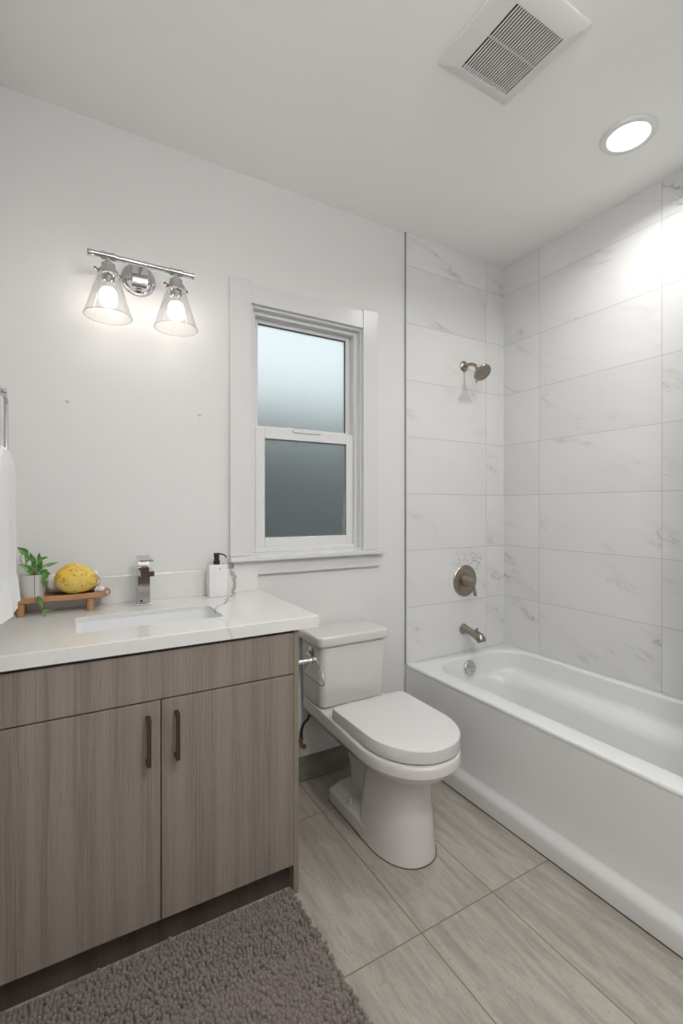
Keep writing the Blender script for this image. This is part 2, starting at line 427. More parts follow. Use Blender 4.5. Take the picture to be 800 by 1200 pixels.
up = obj('upper_sash', ring_frame(B(), ux0, ux1, 1.655, 2.180, .024, .024, .026, .022, .068, .098), M['vinyl'], win)
obj('pane', box(B(), ux0+.020, ux1-.020, .080, .086, 1.677, 2.162), M['frost'], up)
obj('gasket', ring_frame(B(), ux0+.022, ux1-.022, 1.679, 2.160, .004, .006, .003, .006, .0765, .0795, 0), M['gasket'], up)
lo = obj('lower_sash', ring_frame(B(), ux0, ux1, 1.112, 1.668, .046, .040, .046, .050, .034, .066), M['vinyl'], win)
obj('pane', box(B(), ux0+.042, ux1-.036, .048, .054, 1.154, 1.622), M['frost'], lo)
obj('gasket', ring_frame(B(), ux0+.045, ux1-.039, 1.157, 1.620, .004, .004, .003, .004, .0445, .0475, 0), M['gasket'], lo)
b = B(); box(b, -1.40, -1.25, .026, .036, 1.655, 1.668, .002); obj('sash_lock', b, M['vinyl'], lo)

# ================================================================== VANITY
vx1 = -1.650; FY = -.580; DX = -1.669
van = thing('vanity_cabinet', 'taupe wood-grain bathroom vanity cabinet with two flat doors under white worktop', 'cabinet', ((XL+vx1)/2, -.29, 0))
b = B(); box(b, vx1-.018, vx1, FY, -.002, 0, .888, .0006); obj('side_panel', b, M['wood_edge'], van)
b = B()
box(b, XL+.001, vx1-.018, -.555, -.535, .10, .888); box(b, XL+.001, vx1-.018, -.02, -.002, 0, .888)
box(b, XL+.001, vx1-.018, -.535, -.02, .10, .115); box(b, XL+.001, XL+.018, -.535, -.02, .115, .888)
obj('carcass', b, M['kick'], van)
obj('toe_kick', box(B(), XL+.001, vx1-.018, -.540, -.522, 0, .0995), M['kick_shaded'], van)
obj('drawer_front', box(B(), XL+.003, DX, FY, -.5565, .7415, .878, .001), M['wood'], van)
for x0, x1, hx in ((XL+.003, -2.0885, -2.123), (-2.0855, DX, -2.045)):
    d = obj('door', box(B(), x0, x1, FY, -.5565, .100, .7375, .001), M['wood'], van)
    b = B()
    box(b, hx-.006, hx+.006, FY-.032, FY-.024, .565, .700, .0015)
    box(b, hx-.006, hx+.006, FY-.026, FY, .688, .700, .001); box(b, hx-.006, hx+.006, FY-.026, FY, .565, .577, .001)
    obj('handle', b, M['bronze'], d, label='dark bronze bar pull')
# ---- worktop with sink cut-out
ct = thing('countertop', 'white quartz bathroom worktop with grey veins and low backsplash on the vanity', 'countertop', (-2.05, -.295, .888))
sx0, sx1, sy0, sy1 = -2.303, -1.862, -.440, -.215
b = B()
outer = rrect(XL+.001, -1.578, -.592, -.001, .003, 6); inner = rrect(sx0, sx1, sy0, sy1, .022, 6)
oi = rrect(XL+.003, -1.580, -.590, -.003, .002, 6); ii = rrect(sx0-.0015, sx1+.0015, sy0-.0015, sy1+.0015, .0235, 6)
un = rrect(XL+.031, -1.608, -.562, -.031, .002, 6)
loft(b, [(inner, .912), (inner, .9255), (ii, .927), (oi, .927), (outer, .925), (outer, .8885), (un, .8885), (un, .912), (inner, .912)], False, False)
bmesh.ops.remove_doubles(b, verts=b.verts[:], dist=.00045)
obj('slab', b, M['quartz'], ct)
obj('backsplash', box(B(), XL+.001, -1.592, -.020, -.001, .927, 1.032, .0012), M['quartz'], ct)
# ---- undermount sink
b = B(); R = []
for ins, z in ((-.012, .9115), (.0, .9115), (.001, .905), (.004, .80), (.012, .775), (.035, .762), (.09, .757)):
    R.append((rrect(sx0+ins, sx1-ins, sy0+ins, sy1-ins, .024, 6), z))
for ins, z in ((.09, .745), (.01, .75), (-.012, .80), (-.012, .884)):
    R.append((rrect(sx0+ins, sx1-ins, sy0+ins, sy1-ins, .03, 6), z))
snk = thing('undermount_sink', 'white rectangular undermount sink basin set below the quartz worktop', 'sink', (-2.08, -.33, .745))
loft(b, R[:7], False, True); obj('basin', b, M['sinkp'], snk, 40)
b = B(); lathe(b, (-2.08, -.30, .757), (0, 0, 1), [(0, .022), (.003, .022), (.004, .017), (.003, .012)], 24); obj('drain', b, M['chrome'], snk, 40)
# ---- faucet
fx0, fx1 = -2.098, -2.054
fa = thing('faucet', 'square chrome single-lever basin faucet behind the sink', 'faucet', (-2.076, -.088, .927))
obj('base_plate', box(B(), fx0-.004, fx1+.004, -.116, -.060, .927, .932, .001), M['chrome'], fa)
obj('body', box(B(), fx0, fx1, -.112, -.066, .932, 1.072, .0012), M['chrome'], fa)
obj('overflow_hole', lathe(B(), (-2.085, -.1120, .944), (0, -1, 0), [(0, .0045), (.0006, .0045)], 16), M['black'], fa)
b = B(); prism(b, [(-.090, 1.072), (-.212, 1.066), (-.212, 1.048), (-.090, 1.042)], 'x', fx0-.001, fx1+.001); obj('spout', b, M['chrome'], fa)
b = B(); prism(b, [(-.070, 1.073), (-.106, 1.073), (-.112, 1.102), (-.066, 1.102)], 'x', fx0+.003, fx1-.003); box(b, fx0+.008, fx1-.008, -.103, -.073, 1.066, 1.075); obj('cartridge_housing', b, M['chrome'], fa)
b = B(); prism(b, [(-.062, 1.106), (-.062, 1.112), (-.185, 1.104), (-.185, 1.100), (-.110, 1.101)], 'x', fx0-.001, fx1+.001); obj('lever', b, M['chrome'], fa)
# ---- soap dispenser
so = thing('soap_dispenser', 'square white soap dispenser with black pump on the worktop', 'soap dispenser', (-1.785, -.068, .927))
b = B(); soft_box(b, -1.825, -1.748, -.090, -.034, .927, 1.060, .005, .004); obj('bottle', b, M['white_gloss'], so, 40)
b = B(); lathe(b, (-1.788, -.062, 1.060), (0, 0, 1), [(0, .0135), (.014, .0135), (.016, .011), (.030, .0105), (.032, .012), (.046, .012), (.047, .0115)], 24)
tube(b, bez([(-1.788, -.062, 1.1035), (-1.776, -.080, 1.104), (-1.765, -.096, 1.100), (-1.759, -.104, 1.092)], 5), .0030, 10)
obj('pump', b, M['black'], so, 40)
b = B(); lathe(b, (-1.783, -.0904, 1.043), (0, -1, 0), [(0, .0035), (.0012, .003)], 12); obj('chrome_dot', b, M['chrome'], so, 40)  # small chrome disc on the bottle front
# ---- wooden tray and what stands on it
tr = thing('wooden_tray', 'small footed wooden tray with rounded ends on the worktop', 'tray', (-2.355, -.078, .927))
b = B()
pts = lambda i: rrect(-2.508+i, -2.200-i, -.132+i, -.026-i, .045-i*.5, 8)
loft(b, [(pts(.006), .971), (pts(.001), .975), (pts(0), .990), (pts(.002), .992), (pts(.008), .992), (pts(.012), .986), (pts(.02), .985)])
obj('board', b, M['bamboo'], tr, 40)
for lx in (-2.462, -2.254):
    for ly in (-.112, -.046):
        b = B(); lathe(b, (lx, ly, .927), (0, 0, 1), [(0, .0105), (.002, .0115), (.044, .0125)], 16); obj('leg', b, M['bamboo'], tr, 40)
b = B(); tube(b, [(-2.206+.016*math.cos(a), -.079, .984+.014*math.sin(a)) for a in [2*PI*k/20 for k in range(20)]], .0032, 8, True); obj('handle_ring', b, M['bamboo'], tr, 0)
pl = thing('potted_plant', 'small white pot of trailing green vine on the wooden tray', 'plant', (-2.428, -.090, .986))
b = B(); lathe(b, (-2.428, -.090, .9861), (0, 0, 1), [(0, .028), (.002, .033), (.050, .037), (.080, .0375), (.081, .036), (.072, .035), (.070, .005)], 32); obj('pot', b, M['pot'], pl, 40)
b = B(); lathe(b, (-2.428, -.090, 1.0575), (0, 0, 1), [(0, .0345), (.004, .032), (.006, .001)], 24); obj('soil', b, M['soil'], pl, 0)
LV = [((-2.441, -.1, 1.136), (-2.472, -.108, 1.167), .024), ((-2.445, -.11, 1.148), (-2.447, -.118, 1.104), .016), ((-2.425, -.09, 1.099), (-2.437, -.098, 1.147), .017),
      ((-2.413, -.08, 1.097), (-2.41, -.088, 1.145), .014), ((-2.416, -.11, 1.077), (-2.401, -.118, 1.128), .022), ((-2.402, -.1, 1.092), (-2.352, -.108, 1.109), .013),
      ((-2.408, -.12, 1.077), (-2.374, -.128, 1.071), .024), ((-2.433, -.12, 1.091), (-2.468, -.128, 1.111), .013), ((-2.411, -.07, 1.114), (-2.384, -.078, 1.126), .010),
      ((-2.386, -.13, 1.083), (-2.402, -.138, 1.040), .022), ((-2.412, -.145, .999), (-2.397, -.150, .960), .017), ((-2.397, -.145, .947), (-2.366, -.150, .951), .009),
      ((-2.397, -.146, .950), (-2.390, -.152, .929), .011), ((-2.398, -.137, 1.061), (-2.39, -.141, 1.018), .015), ((-2.43, -.08, 1.08), (-2.422, -.088, 1.131), .016),
      ((-2.43, -.07, 1.075), (-2.455, -.060, 1.105), .016), ((-2.42, -.06, 1.075), (-2.39, -.055, 1.100), .016), ((-2.44, -.12, 1.115), (-2.432, -.13, 1.145), .013),
      ((-2.415, -.115, 1.075), (-2.408, -.125, 1.108), .019), ((-2.425, -.11, 1.07), (-2.445, -.125, 1.088), .017), ((-2.405, -.11, 1.072), (-2.385, -.12, 1.088), .018), ((-2.41, -.10, 1.09), (-2.405, -.105, 1.135), .017)]
b = B()
def leaf(bm, base, tip, w):
    base, tip = Vector(base), Vector(tip); d = tip-base; L = d.length; d.normalize()
    view = Vector((-.15, -.95, .30)); side = d.cross(view).normalized(); nrm = side.cross(d).normalized()
    side = (side+nrm*random.uniform(-.3, .3)).normalized(); nrm = side.cross(d).normalized()
    rows = []; n = 8
    for i in range(n+1):
        t = i/n; ww = w*.5*(math.sin(PI*min(1, t**.75))**.9)*(1-.25*t); c = base+d*(L*t)-nrm*(.006*math.sin(PI*t)) + Vector((0, 0, -.004*t*t))
        rows.append([bm.verts.new(c-side*ww+nrm*ww*.35), bm.verts.new(c), bm.verts.new(c+side*ww+nrm*ww*.35)])
    for a, c in zip(rows, rows[1:]):
        for k in range(2): bm.faces.new((a[k], a[k+1], c[k+1], c[k]))
for a, c, w in LV: leaf(b, a, c, w)
r = bmesh.ops.solidify(b, geom=b.faces[:], thickness=.0006)
bmesh.ops.remove_doubles(b, verts=b.verts[:], dist=.00002)
obj('foliage', b, M['leaf'], pl, 0)
b = B()
tube(b, bez([(-2.425, -.10, 1.062), (-2.424, -.12, 1.078), (-2.421, -.137, 1.070), (-2.42, -.143, 1.024), (-2.419, -.145, .995), (-2.412, -.145, .963), (-2.4, -.145, .947), (-2.396, -.146, .945)], 5), .0011, 6)
tube(b, bez([(-2.43, -.095, 1.062), (-2.446, -.1, 1.080), (-2.456, -.1, 1.102), (-2.464, -.1, 1.122), (-2.455, -.1, 1.14), (-2.441, -.1, 1.136)], 5), .0012, 6)
for a, c, w in LV[2:10]+LV[14:17]:
    tube(b, bez([(-2.427+random.uniform(-.01, .01), -.09+random.uniform(-.01, .01), 1.061), tuple(Vector(a)*.5+Vector((-2.428, -.09, 1.075))*.5), a], 4), .0009, 6)
tube(b, bez([(-2.392, -.134, 1.068), (-2.396, -.139, 1.03), (-2.394, -.141, .995)], 4), .0009, 6)
obj('stems', b, M['stem'], pl, 0)
# sponge
b = B(); bmesh.ops.create_icosphere(b, subdivisions=5, radius=1)
for v in b.verts:
    p = v.co.copy(); n = noise.noise(p*1.3)*.04+noise.noise(p*7)*.022+noise.noise(p*23)*.018
    pit = max(0, noise.noise(p*11+Vector((3, 1, 7)))-.32)*.35
    q = p*(1+n-pit)
    sxx = .068; szz = .0525*(1.03-.17*max(p.x, -.2))
    v.co = Vector((-2.297+q.x*sxx, -.098+q.y*.027, 1.044+q.z*szz-.009*max(p.x, 0)))
    v.co.z = max(v.co.z, .9925)
sp = tag(obj('bath_sponge', b, M['sponge'], None, 0), 'yellow oval bath sponge leaning on the wooden tray', 'sponge')
# white cotton pouf / rolled washcloth behind the sponge
b = B(); prof = []
lathe(b, (-2.388, -.048, 1.028), (1, 0, 0), [(0, .003), (.001, .026), (.006, .033), (.06, .035), (.13, .036), (.160, .034), (.168, .026), (.169, .003)], 36)
bmesh.ops.subdivide_edges(b, edges=b.edges[:], cuts=1)
for v in b.verts:
    n = noise.noise(v.co*70)*.004+noise.noise(v.co*190)*.0015
    v.co += Vector((0, n, n)); v.co.z = max(v.co.z, .9925); v.co.y = min(v.co.y, -.021)
wc = tag(obj('washcloth', b, M['cloth'], None, 0), 'rolled white cotton washcloth lying behind the yellow sponge', 'washcloth')
b = B()
tube(b, bez([(-2.238, -.125, 1.060), (-2.226, -.131, 1.052), (-2.219, -.131, 1.035), (-2.223, -.130, 1.018), (-2.234, -.128, 1.006), (-2.240, -.124, .9985)], 6), .0030, 8)
tube(b, bez([(-2.238, -.125, 1.060), (-2.228, -.110, 1.058), (-2.222, -.085, 1.045), (-2.226, -.075, 1.03)], 6), .0030, 8)
for k in range(9):
    c = Vector((-2.236+.003*k, -.118+.004*math.sin(k*2), 1.000+.0035*((k*5) % 3)))
    r = bmesh.ops.create_icosphere(b, subdivisions=2, radius=.0065)
    for v in r['verts']: v.co = v.co*(1+.3*noise.noise(v.co*400+c*50))+c
tag(obj('cotton_cord', b, M['cloth'], None, 0), 'knotted white cotton cord loop lying in front of the sponge', 'cord')

# ---- screws left in the wall, right of the towel
for (x, z), lab in (((-2.326, 1.693), 'small white wall anchor above the wooden tray'), ((-1.843, 1.690), 'small white wall anchor near the window casing')):
    b = B(); lathe(b, (x, 0, z), (-.0, -1, 0), [(0, .0065), (.003, .0060), (.005, .0045), (.004, .0022), (.002, .0020)], 20); tag(obj('wall_anchor', b, M['alu'] if 0 else M['vinyl'], None, 40), lab, 'wall anchor', 'wall anchors over the vanity')

# ================================================================== VANITY LIGHT
vl = thing('vanity_light', 'chrome two-bulb wall light with clear cone glass shades', 'wall light', (-2.082, 0, 2.13))
b = B(); lathe(b, (-2.083, 0, 2.200), (0, -1, 0), [(0, .064), (.006, .064), (.009, .061), (.010, .056), (.013, .055), (.016, .050), (.017, .045), (.020, .043), (.024, .030)], 48); obj('back_plate', b, M['chrome'], vl, 30)
b = B(); soft_box(b, -2.113, -2.053, -.060, -.020, 2.165, 2.228, .004, .003); tube(b, [(-2.083, -.05, 2.214), (-2.083, -.115, 2.214)], .009, 16); obj('arm_block', b, M['chrome'], vl, 30)
YB = -.112; ZB = 2.214
b = B(); prof = [(0, .0115), (.003, .0140), (.007, .0115), (.022, .0105)]
for c in (.068, .305):
    prof += [(c-.024, .0105), (c-.023, .0145), (c-.013, .0145), (c-.012, .0125), (c+.012, .0125), (c+.013, .0145), (c+.023, .0145), (c+.024, .0105)]
prof += [(.366, .0105), (.367, .0130), (.373, .0130)]
lathe(b, (-2.265, YB, ZB), (1, 0, 0), prof, 24); obj('crossbar', b, M['chrome'], vl, 30)
for cx in (-2.197, -1.960):
    b = B(); lathe(b, (cx, YB, ZB), (0, 0, -1), [(.004, .008), (.020, .008), (.022, .014), (.028, .016), (.030, .024), (.050, .025), (.052, .033), (.062, .038), (.070, .038), (.071, .030)], 32)
    sk = obj('socket_cup', b, M['chrome'], vl, 30)
    b = B(); lathe(b, (cx, YB, ZB-.064), (0, 0, -1), [(0, .022), (.030, .022), (.031, .019), (.034, .014)], 28); obj('socket', b, M['chrome'], sk, 30)
    for a in (20, 200):
        b = B()
        d = Vector((math.cos(math.radians(a)), math.sin(math.radians(a)), 0)); lathe(b, Vector((cx, YB, ZB-.059))+d*.036, d, [(0, .0028), (.006, .0028), (.007, .0055), (.013, .0055)], 12)
        obj('thumb_screw', b, M['copper'], sk, 30)
    b = B(); H = [(.064, .033), (.075, .036), (.218, .0815), (.220, .0815)]
    Hi = [(.220, .0800), (.217, .0797), (.075, .0345), (.064, .0315)]
    lathe(b, (cx, YB, ZB), (0, 0, -1), H+Hi, 48, False); obj('glass_shade', b, M['shade'], vl, 30)
    b = B(); tube(b, [(cx+.0808*math.cos(a), YB+.0808*math.sin(a), ZB-.2195) for a in [2*PI*k/64 for k in range(64)]], .0011, 8, True); obj('shade_rim', b, P('rim_glass', (.42, .40, .37), .2), vl, 0)
    b = B(); bmesh.ops.create_uvsphere(b, u_segments=32, v_segments=20, radius=.0295)
    for v in b.verts: v.co += Vector((cx, YB, ZB-.142))
    bu = obj('bulb', b, M['bulb'], vl, 0)
    b = B(); lathe(b, (cx, YB, ZB-.098), (0, 0, -1), [(0, .013), (.012, .014), (.020, .020)], 28, False); obj('bulb_neck', b, M['white_gloss'], bu, 0)

# ================================================================== TOILET
tx = -1.197
toi = thing('toilet', 'white two-piece toilet with closed rounded lid between vanity and tub', 'toilet', (tx, -.40, 0))
def dring(cx, hw, yb, ys, yf, z, rb=.03, e=2.1, n=14, hb=None):
    """D outline: straight back with rounded corners at yb, straight sides to ys, superellipse nose to yf"""
    pts = []
    for k in range(6): a = math.radians(90*k/5); pts.append((cx+hw-rb+rb*math.cos(a), yb-rb+rb*math.sin(a)))
    for k in range(6): a = math.radians(90+90*k/5); pts.append((cx-hw+rb+rb*math.cos(a), yb-rb+rb*math.sin(a)))
    for k in range(2*n+1):
        a = PI+PI*k/(2*n); c, s = math.cos(a), math.sin(a)
        pts.append((cx+hw*math.copysign(abs(c)**(2/e), c), ys+(ys-yf)*math.copysign(abs(s)**(2/e), s)))
    if hb is not None:      # narrower towards the back, centred under the tank
        q = []
        for x, y in pts:
            t = min(1, max(0, (y+.53)/.27)); t = t*t*(3-2*t); q.append((cx-.014*t+(x-cx)*(1-t+t*hb/hw), y))
        pts = q
    return [(x, y, z) for x, y in pts]
b = B()
HB = dict(hb=.166)
loft(b, [dring(tx, .170, -.030, -.54, -.760, .4245, .03, hb=.15), dring(tx, .186, -.014, -.55, -.784, .4245, .03, **HB), dring(tx, .1925, -.010, -.55, -.792, .4225, .03, **HB), dring(tx, .1945, -.010, -.55, -.796, .417, .03, **HB), dring(tx, .1955, -.010, -.55, -.798, .395, .03, **HB),
         dring(tx, .1955, -.010, -.55, -.798, .3705, .03, **HB), dring(tx, .187, -.013, -.548, -.788, .3655, .03, **HB),
         dring(tx, .180, -.022, -.545, -.780, .352, .03, hb=.160), dring(tx, .170, -.035, -.53, -.766, .336, .04, hb=.150), dring(tx, .154, -.06, -.51, -.744, .319, .05), dring(tx, .130, -.11, -.48, -.712, .303, .05), dring(tx, .08, -.2, -.46, -.65, .294, .05)])
for v in b.verts:
    if v.co.z > .39:
        t = min(1, max(0, (-v.co.y-.245)/.05)); v.co.z -= .0155*t*t*(3-2*t)*min(1, (v.co.z-.39)/.02)
obj('bowl', b, M['porcelain'], toi, 22)
b = B(); px_ = tx-.006
R = []
for t in range(9):
    z = .335*(1-t/8); k = 1-t/8
    R.append(dring(px_, .126-.022*k**.8, -.400-.04*k, -.515-.02*k, -.703+.030*k, z+.0001, .05, 2.2))
loft(b, R); obj('pedestal', b, M['porcelain'], toi, 50)
b = B()
def sring(x0, x1, y0, y1, z, r=.03): return [(x, y, z) for x, y in rrect(x0, x1, y0, y1, r, 8)]
loft(b, [sring(px_-.124, px_+.124, -.50, -.183, .0001, .02), sring(px_-.124, px_+.124, -.50, -.183, .050, .02), sring(px_-.121, px_+.121, -.50, -.188, .056, .02), sring(px_-.086, px_+.086, -.49, -.20, .078, .02), sring(px_-.080, px_+.080, -.49, -.21, .080, .02)])
obj('foot', b, M['porcelain'], toi, 25)
b = B(); loft(b, [sring(px_-.045, px_+.045, -.46, -.23, .07, .04), sring(px_-.046, px_+.046, -.46, -.22, .16, .04), sring(px_-.052, px_+.052, -.46, -.19, .26, .04), sring(px_-.075, px_+.075, -.46, -.14, .345, .05)])
obj('trapway', b, M['porcelain'], toi, 50)
b = B(); loft(b, [sring(px_-.1265, px_+.1265, -.50, -.1805, .0001, .022), sring(px_-.1265, px_+.1265, -.50, -.1805, .0025, .022)])
loft(b, [dring(px_, .1285, -.40, -.515, -.7060, .0001, .05, 2.2), dring(px_, .1285, -.40, -.515, -.7060, .0025, .05, 2.2)])
obj('caulk_line', b, M['caulk'], toi)
for s in (-1, 1):
    b = B(); lathe(b, (px_+s*.104, -.345, .060), (0, 0, 1), [(0, .016), (.008, .0155), (.010, .0125), (.026, .012), (.031, .009), (.032, .002)], 24); obj('bolt_cap', b, M['porcelain'], toi, 40)
lx = tx+.008
b = B(); loft(b, [dring(lx, .176, -.300, -.555, -.772, .4092, .03), dring(lx, .182, -.296, -.555, -.780, .4105, .03), dring(lx, .182, -.296, -.555, -.780, .4125, .03), dring(lx, .176, -.3, -.555, -.772, .4135, .03)])
obj('seat', b, M['seat'], toi, 50)
b = B()
loft(b, [dring(lx, .182, -.302, -.56, -.782, .4150, .02), dring(lx, .1865, -.299, -.56, -.788, .4165, .022), dring(lx, .1872, -.298, -.56, -.789, .4200, .022), dring(lx, .1855, -.298, -.56, -.7875, .4575, .022),
         dring(lx, .1845, -.299, -.56, -.7855, .4605, .021), dring(lx, .1820, -.301, -.56, -.783, .4622, .020), dring(lx, .177, -.306, -.56, -.777, .4630, .018), dring(lx, .12, -.36, -.56, -.71, .4640, .015)])
obj('lid', b, M['seat'], toi, 24)
for s in (-1, 1):
    b = B(); soft_box(b, lx+s*.07-.02, lx+s*.07+.02, -.298, -.262, .425, .447, .008, .004); obj('hinge', b, M['seat'], toi, 50)
tcx = -1.213
b = B(); soft_box(b, tcx-.172, tcx+.172, -.228, -.018, .4255, .690, .030, .006, 8, .006); obj('tank', b, M['porcelain'], toi, 50)
b = B(); soft_box(b, tcx-.186, tcx+.186, -.242, -.010, .6915, .737, .026, .011, 8); obj('tank_lid', b, M['porcelain'], toi, 50)
b = B(); lathe(b, (tcx-.170, -.140, .650), (-1, 0, 0), [(0, .027), (.006, .027), (.009, .022), (.012, .009), (.022, .009), (.024, .006)], 28)
tube(b, bez([(tcx-.190, -.140, .652), (tcx-.193, -.165, .645), (tcx-.193, -.200, .632)], 6), [.006]*3+[.005]*6+[.0045]*4, 12); obj('flush_lever', b, M['chrome'], toi, 30, label='chrome flush lever on the side of the tank')
# supply line and valve
su = thing('water_supply_line', 'black braided supply hose with small valve beside the toilet', 'hose', (-1.384, -.03, .17))
b = B(); tube(b, bez([(-1.352, -.055, .355), (-1.353, -.040, .310), (-1.372, -.035, .290), (-1.384, -.034, .260), (-1.385, -.034, .222)], 8), .0065, 12); obj('hose', b, M['black'], su, 0)
b = B(); lathe(b, (-1.385, -.034, .225), (0, 0, -1), [(0, .008), (.010, .009), (.012, .007), (.032, .007), (.034, .0085), (.042, .0085)], 20)
tube(b, [(-1.385, -.034, .195), (-1.385, -.001, .195)], .007, 14); lathe(b, (-1.385, -.045, .195), (0, -1, 0), [(0, .004), (.01, .004), (.011, .012), (.018, .012)], 16)
obj('valve', b, M['brass'], su, 30)

# ---- paper holder on the cabinet side
tp = thing('toilet_paper_holder', 'chrome paper holder with triangular wire loop on the vanity side', 'paper holder', (vx1, -.515, .745))
b = B(); lathe(b, (vx1-.0005, -.510, .748), (1, 0, 0), [(0, .024), (.006, .024), (.009, .020), (.011, .011), (.05, .0085), (.085, .0075), (.086, .010), (.100, .010), (.102, .007)], 28); obj('post', b, M['chrome'], tp, 30)
XT = -1.557
b = B(); tri = [(XT, -.508, .752), (XT, -.530, .748), (XT, -.560, .730), (XT, -.584, .702), (XT, -.586, .685), (XT, -.570, .676), (XT, -.52, .676), (XT, -.45, .680), (XT, -.436, .690), (XT, -.440, .705), (XT, -.465, .730), (XT, -.490, .748)]
tube(b, bez(tri+[tri[0]], 4)[:-1], .0028, 10, True); obj('wire_loop', b, M['chrome'], tp, 0)

# ================================================================== TUB
tub = thing('bathtub', 'white alcove bathtub with flat apron against the marble-look tile', 'bathtub', (-.39, -.77, 0))
ZR = .460; TY0, TY1 = -1.536, -.010; TX0, TX1 = -.757, -.001
b = B(); R = []
N = 10
def ir(l, r, f, k, rad): return rrect(-.662+l, -.045-r, -1.45+f, -.085-k, rad, N)
R.append((rrect(TX0+.004, TX1, TY0, TY1, .006, N), .436))
R.append((rrect(TX0, TX1, TY0, TY1, .006, N), .440)); R.append((rrect(TX0, TX1, TY0, TY1, .006, N), .449))
for k in range(1, 5):
    a = PI/2*k/4; i = .011*(1-math.cos(a)); R.append((rrect(TX0+i, TX1-i*.2, TY0+i*.2, TY1-i*.2, .008, N), .449+.011*math.sin(a)))
R.append((ir(-.012, -.012, -.012, -.012, .17), ZR))
for k in range(1, 5):
    a = PI/2*k/4; i = .014*math.sin(a)-.012; R.append((ir(i, i, i, i, .165), ZR-.014*(1-math.cos(a))))
R += [(ir(.008, .006, .02, .008, .16), .42), (ir(.016, .012, .05, .014, .155), .375), (ir(.020, .018, .07, .017, .15), .352), (ir(.026, .035, .085, .019, .15), .342),
      (ir(.032, .085, .10, .022, .15), .334), (ir(.036, .104, .11, .024, .15), .322), (ir(.042, .112, .125, .030, .145), .290), (ir(.055, .122, .16, .052, .14), .20),
      (ir(.072, .135, .20, .080, .13), .125), (ir(.10, .155, .24, .15, .12), .092), (ir(.16, .20, .32, .21, .09), .080), (ir(.22, .25, .45, .3, .05), .078)]
loft(b, R, False, True); obj('basin', b, M['tub'], tub, 0)
b = B()
prof = [(-.745, .440), (TX0, .440), (-.7580, .36), (-.7610, .20), (-.7635, .105), (-.7660, .098), (-.7720, .091), (-.7840, .076), (-.7885, .069), (-.7910, .061), (-.7915, .050), (-.7915, .0), (-.745, .0)]
prism(b, prof, 'y', TY0, TY1); bmesh.ops.subdivide_edges(b, edges=[e for e in b.edges if abs(e.verts[0].co.y-e.verts[1].co.y) > 1], cuts=3)
obj('apron', b, M['tub'], tub, 35)
obj('caulk_line', box(B(), -.7935, -.7905, TY0, -.011, 0, .004), M['caulk'], tub)
b = B(); n_ = Vector((0, -1, .22)).normalized()
lathe(b, Vector((-.381, -.104, .402)), n_, [(-.012, .040), (.004, .040), (.008, .036), (.009, .026), (.0065, .024), (.010, .014), (.010, .009), (.006, .008), (.006, .002)], 36)
obj('overflow_plate', b, M['chrome'], tub, 30, label='round chrome overflow plate')
b = B(); lathe(b, (-.40, -.34, .079), (0, 0, 1), [(0, .03), (.003, .03), (.004, .024), (.002, .02)], 28); obj('drain', b, M['chrome'], tub, 30)
# ---- shower fittings on the tiled back wall
YT = -.009
sh = thing('shower', 'brushed nickel shower head on a bent arm on tiled wall', 'shower head', (-.335, YT, 2.02))
b = B(); lathe(b, (-.335, YT, 2.119), (0, -1, 0), [(0, .031), (.003, .031), (.007, .027), (.012, .016), (.013, .009)], 32); obj('flange', b, M['nickel'], sh, 30)
b = B(); arm = bez([(-.335, YT, 2.119), (-.335, -.045, 2.121), (-.335, -.085, 2.110), (-.335, -.118, 2.080)], 7); tube(b, arm, .0095, 16); obj('arm', b, M['nickel'], sh, 0)
b = B(); hd = Vector((0, -.70, -.71)).normalized(); o0 = Vector((-.335, -.110, 2.090))
lathe(b, o0, hd, [(0, .012), (.006, .016), (.014, .017), (.020, .014), (.030, .018), (.044, .040), (.052, .050), (.060, .052), (.065, .050), (.065, .047), (.063, .045), (.0635, .018), (.062, .016), (.062, .002)], 40)
hob = obj('head', b, M['nickel'], sh, 30)
b = B()
u, v, n = frame_to(hd)
for rr, cnt in ((.012, 6), (.022, 12), (.031, 18), (.039, 24)):
    for k in range(cnt):
        a = 2*PI*k/cnt; c = o0+hd*.0635+(u*math.cos(a)+v*math.sin(a))*rr; lathe(b, c-hd*.001, hd, [(0, .0016), (.002, .0012)], 8)
obj('nozzles', b, P('nozzle_rubber', (.22, .18, .15), .6), hob, 0)
b = B(); tube(b, [o0+hd*.056-v*.048 if False else o0+hd*.056+Vector((0, .71, -.70))*.0+(Vector((0, .70, -.71)).cross(Vector((1, 0, 0)))*0), o0+hd*.056], .001, 4) if False else None
dn = Vector((0, .71, -.70)); lathe(b, o0+hd*.058+dn*.049, dn, [(0, .004), (.012, .0035), (.013, .005), (.017, .004)], 12); obj('spray_tab', b, M['nickel'], hob, 30)
va = thing('shower_valve', 'round brushed nickel shower valve plate with lever handle', 'shower valve', (-.328, YT, .78))
b = B(); lathe(b, (-.328, YT, .872), (0, -1, 0), [(0, .091), (.004, .091), (.008, .087), (.011, .072), (.012, .055), (.009, .045), (.010, .040)], 56); obj('plate', b, M['nickel'], va, 30)
b = B(); lathe(b, (-.328, YT-.008, .872), (0, -1, 0), [(0, .036), (.018, .034), (.030, .028), (.052, .020), (.066, .016), (.070, .013), (.071, .002)], 40)
tube(b, bez([(-.328, -.066, .876), (-.328, -.078, .862), (-.328, -.085, .835), (-.328, -.092, .795)], 6), [.008]*6+[.0075]*7+[.0085]*4+[.009]*2, 14); obj('lever_handle', b, M['nickel'], va, 40)
spo = thing('tub_spout', 'brushed nickel tub spout with diverter knob above the tub rim', 'tub spout', (-.338, YT, .54))
b = B(); pth = bez([(-.338, YT, .592), (-.338, -.03, .592), (-.338, -.075, .586), (-.338, -.115, .578), (-.338, -.140, .566), (-.338, -.150, .548)], 6)
rad = []
